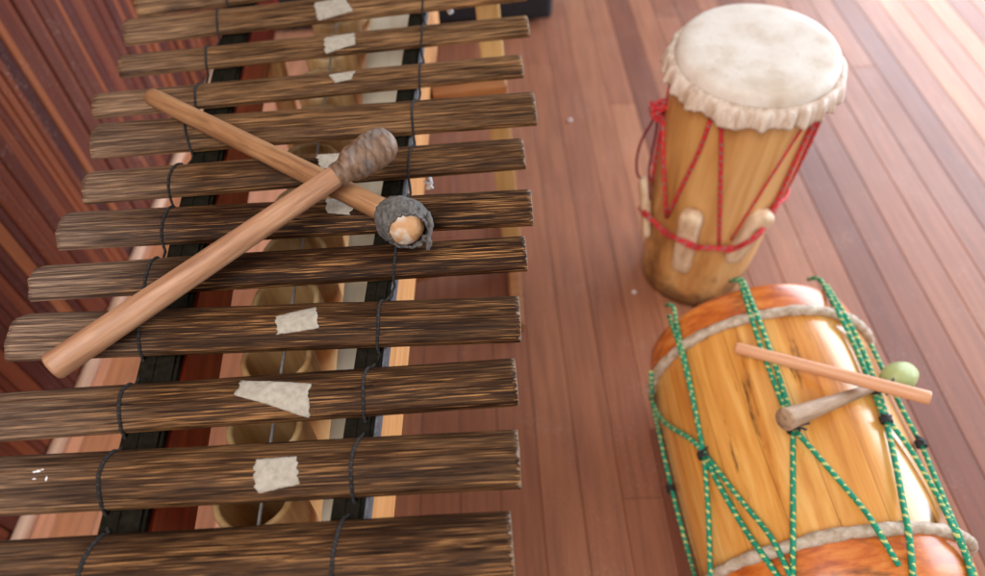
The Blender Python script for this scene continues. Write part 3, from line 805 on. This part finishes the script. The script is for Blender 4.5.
def bl(pxs, tail=None, head=None, r=GR, extra=.0):
    def rr(s_): return rb(s_) + .004 + .0165 * math.exp(-((abs(s_) - SF) / .02) ** 2) + extra
    p = lace(pxs, bo, ba, rr, GR, 9)
    if head:                                            # bends over the far edge
        for q in range(4): p.insert(0, p[0] + ba * .010 - V((0, 0, .004 * (q + 1))))
    mb = MB(); mb.tube(p, r, 10); return mb.build('lacing', M['green_rope'], barrel, bw)
bl([(674, 309), (679, 335), (688, 372), (704, 455)], head=1)
bl([(669, 316), (681, 350), (692, 395), (704, 455)], r=.0048)
bl([(704, 455), (708, 505), (711, 590)]); bl([(704, 455), (720, 487), (745, 530), (782, 582)], r=.005); bl([(706, 455), (738, 497), (772, 537), (797, 590)], extra=.003)
bl([(741, 284), (752, 320), (766, 362), (792, 428)], head=1); bl([(744, 283), (759, 320), (775, 364), (795, 428)], head=1, r=.0048)
bl([(793, 430), (793, 480), (793, 590)]); bl([(795, 430), (830, 470), (868, 514), (899, 566)])
bl([(822, 282), (845, 325), (862, 362), (885, 420)], head=1); bl([(827, 286), (851, 325), (868, 362), (888, 420)], r=.0048)
bl([(886, 420), (897, 470), (910, 540), (914, 590)], r=.005); bl([(888, 420), (910, 448), (940, 500), (968, 560), (974, 590)])
bl([(871, 345), (884, 372), (905, 415), (921, 444)]); bl([(921, 444), (936, 480), (957, 530), (974, 574), (980, 590)])
bl([(651, 372), (652, 405), (660, 450), (668, 490), (684, 540), (698, 590)])
bl([(651, 398), (657, 416), (672, 430), (690, 436), (706, 455)], r=.005, extra=.004)
def tie(px, py, tails):
    def rr(s_): return rb(s_) + .006
    c = cast(px, py, bo, ba, rr, GR); w = c - bo; rad = (w - ba * w.dot(ba)).normalized(); sd = ba.cross(rad)
    mb = MB()
    for q in range(4):
        o_ = c + ba * (.003 * (q - 1.5))
        mb.tube([o_ + (sd * math.cos(2 * PI * i / 14) * .0100 + rad * math.sin(2 * PI * i / 14) * .0078) for i in range(15)], .0018, 6)
    for tx, ty in tails:
        e = c + sd * tx + ba * ty + rad * .004
        mb.tube([c + rad * .006, c.lerp(e, .5) + rad * .006, e], .0020, 6)
    mb.build('twine_tie', M['black'], barrel, bw)
tie(703, 455, [(.020, .006), (.016, -.006)]); tie(793, 429, [(.028, .002), (-.018, .006), (.02, -.008)]); tie(886, 420, [(-.012, .008), (.012, .008)]); tie(921, 444, [(-.022, .008), (-.026, .0)]); tie(668, 490, [(.028, .0), (.012, .008)])

# beater and plain stick lying on the barrel drum
ph_ = .30                                                # contact angle to the right of the top
nrm = V((math.sin(ph_), .0, math.cos(ph_))); nrm = (nrm - ba * nrm.dot(ba)).normalized()
base = bo + nrm * (RB + .020)
A = at_plane(784, 420, base, nrm); Bp = at_plane(872, 388, base, nrm); d = (Bp - A).normalized(); L = (Bp - A).length
bt = tag(link('beater', None, None, frame(A, d)), 'short beater with green rubber ball head and rough tapering handle on the barrel drum', 'beater')
mb = MB()
mb.lathe([(0, -.001), (.0165, 0), (.0185, .002)] + [(.0188 - .0112 * (i / 20) ** .8 + .0006 * mn.noise(V((i * .8, 2, 5))), .004 + L * i / 20) for i in range(21)] + [(.0065, L + .02), (0, L + .02)], A, d, 24); mb.build('handle', M['handle'], bt)
hc = at_plane(899, 377, base + nrm * .012, nrm)
mb = MB(); bmesh.ops.create_icosphere(mb.bm, subdivisions=5, radius=1)
for v in mb.bm.verts:
    n = v.co.normalized(); al = n.dot(d); v.co = hc + ((n - d * al) * .0265 + d * al * .0400) * (1 + .04 * mn.noise(n * 2.2))
for f in mb.bm.faces: f.smooth = True
mb.build('head', M['ball'], bt)
mb = MB(); x_, y_ = ortho(d)
for q in range(5):
    c = A + d * (L + .001 + .0035 * q)
    mb.tube([c + (x_ * math.cos(2 * PI * i / 14) + y_ * math.sin(2 * PI * i / 14)) * .0105 for i in range(15)], .0028, 6, caps=False)
for tx in (-.02, .018): mb.tube([c + x_ * .008, c + x_ * tx + y_ * .01, c + x_ * tx * 1.5 + y_ * .024 * (1 if tx < 0 else -1)], .0022, 6)
mb.build('twine_tie', M['black'], bt)

rr = lambda s_: rb(s_) + .009
P1 = cast(772, 357, bo, ba, rr, .011); cr = at_plane(864, 381, base + nrm * .0255, nrm); d = (cr - P1).normalized()
def on_line(px, py):                                     # point of the stick's line seen nearest to a pixel
    r_ = ray(px, py).normalized(); w = P1 - CAM; b_ = d.dot(r_); return P1 + d * ((b_ * w.dot(r_) - w.dot(d)) / (1 - b_ * b_))
A, Bp = on_line(736, 347), on_line(931, 400); L = (Bp - A).length; d = (Bp - A).normalized()
st = tag(link('drum_stick', None, None, frame(A, d)), 'plain straight salmon coloured stick lying across the beater on the barrel drum', 'drum stick')
mb = MB(); mb.lathe([(0, 0), (.0085, 0), (.0103, .0018)] + [(.0105 + .0012 * i / 12, .003 + (L - .006) * i / 12) for i in range(13)] + [(.0100, L - .001), (0, L)], A, d, 24); mb.build('shaft', M['stick'], st)

# ------------------------------------------------------------------ black case and crumbs on the floor
cs = tag(empty('black_case', (-.30, 2.86, 0)), 'black plastic case standing on the floor beyond the far end of the marimba', 'case')
mb = MB(); mb.box((-.30, 2.86, .20), (1.17, .52, .36), None, .03, 4); bd = mb.build('body', M['case'], cs)
mb = MB(); mb.box((-.30, 2.86, .405), (1.175, .525, .045), None, .012, 3); mb.build('lid', M['case'], cs)
for x_ in (-.78, .18):
    for y_ in (2.66, 3.06):
        mb = MB(); mb.box((x_, y_, .010), (.05, .05, .020), None, .004); mb.build('foot', M['case'], cs)
def crumb(px, py, r, lab):
    c = at(px, py, r * .7); mb = MB(); bmesh.ops.create_icosphere(mb.bm, subdivisions=3, radius=1)
    for v in mb.bm.verts:
        n = v.co.normalized(); v.co = c + V((n.x * r, n.y * r * .8, n.z * r * .7)) * (1 + .2 * mn.noise(n * 2 + V((px, 0, 0))))
    for f in mb.bm.faces: f.smooth = True
    w = Matrix.Translation((c.x, c.y, 0)); o = mb.build('white_crumb', M['white'], None, w); tag(o, lab, 'crumb')
crumb(570, 120, .007, 'white crumb on the floorboards between the marimba and the tall drum head')
crumb(634, 292, .006, 'tiny white crumb on the floorboards at the foot of the tall drum')

# ------------------------------------------------------------------ light
w = bpy.data.worlds.new('World'); S.world = w; w.use_nodes = True
bg = w.node_tree.nodes['Background']; bg.inputs[0].default_value = (1.0, .97, .95, 1); bg.inputs[1].default_value = .46
def area(name, loc, tgt, sx, sy, power, col):
    l = bpy.data.lights.new(name, 'AREA'); l.shape = 'RECTANGLE'; l.size = sx; l.size_y = sy; l.energy = power; l.color = col
    o = bpy.data.objects.new(name, l); COL.objects.link(o); o.location = loc
    o.rotation_euler = (V(tgt) - V(loc)).to_track_quat('-Z', 'Y').to_euler(); return o
area('window_light', (3.4, 2.7, 1.25), (0.4, 1.4, .45), 5.0, 2.0, 275, (.78, .87, 1))
area('overhead_fill', (-1.1, -1.0, 3.1), (-.6, .7, .5), 2.0, 2.0, 135, (1, .97, .95))  # unseen overhead fill, added to brighten the cream board, tubes and left floor

# ------------------------------------------------------------------ camera
cd = bpy.data.cameras.new('camera'); cam = bpy.data.objects.new('camera', cd); COL.objects.link(cam)
cd.sensor_width = 36; cd.lens = F / 985 * 36; cd.clip_start = .02; cd.clip_end = 100
cw = lambda c: V((xax.dot(V(c)), yax.dot(V(c)), up.dot(V(c))))
R = Matrix((cw((1, 0, 0)), cw((0, -1, 0)), cw((0, 0, -1)))).transposed()
cam.matrix_world = Matrix.Translation(CAM) @ R.to_4x4()
fp = V((-.24, .58, .90)) - CAM
cd.dof.use_dof = True; cd.dof.focus_distance = abs(fp.dot(cw((0, 0, 1)))); cd.dof.aperture_fstop = 2.5
S.camera = cam
S.render.resolution_x = 1024; S.render.resolution_y = 599
S.view_settings.view_transform = 'Standard'; S.view_settings.look = 'None'; S.view_settings.exposure = .20; S.view_settings.gamma = 1
S.render.engine = 'CYCLES'
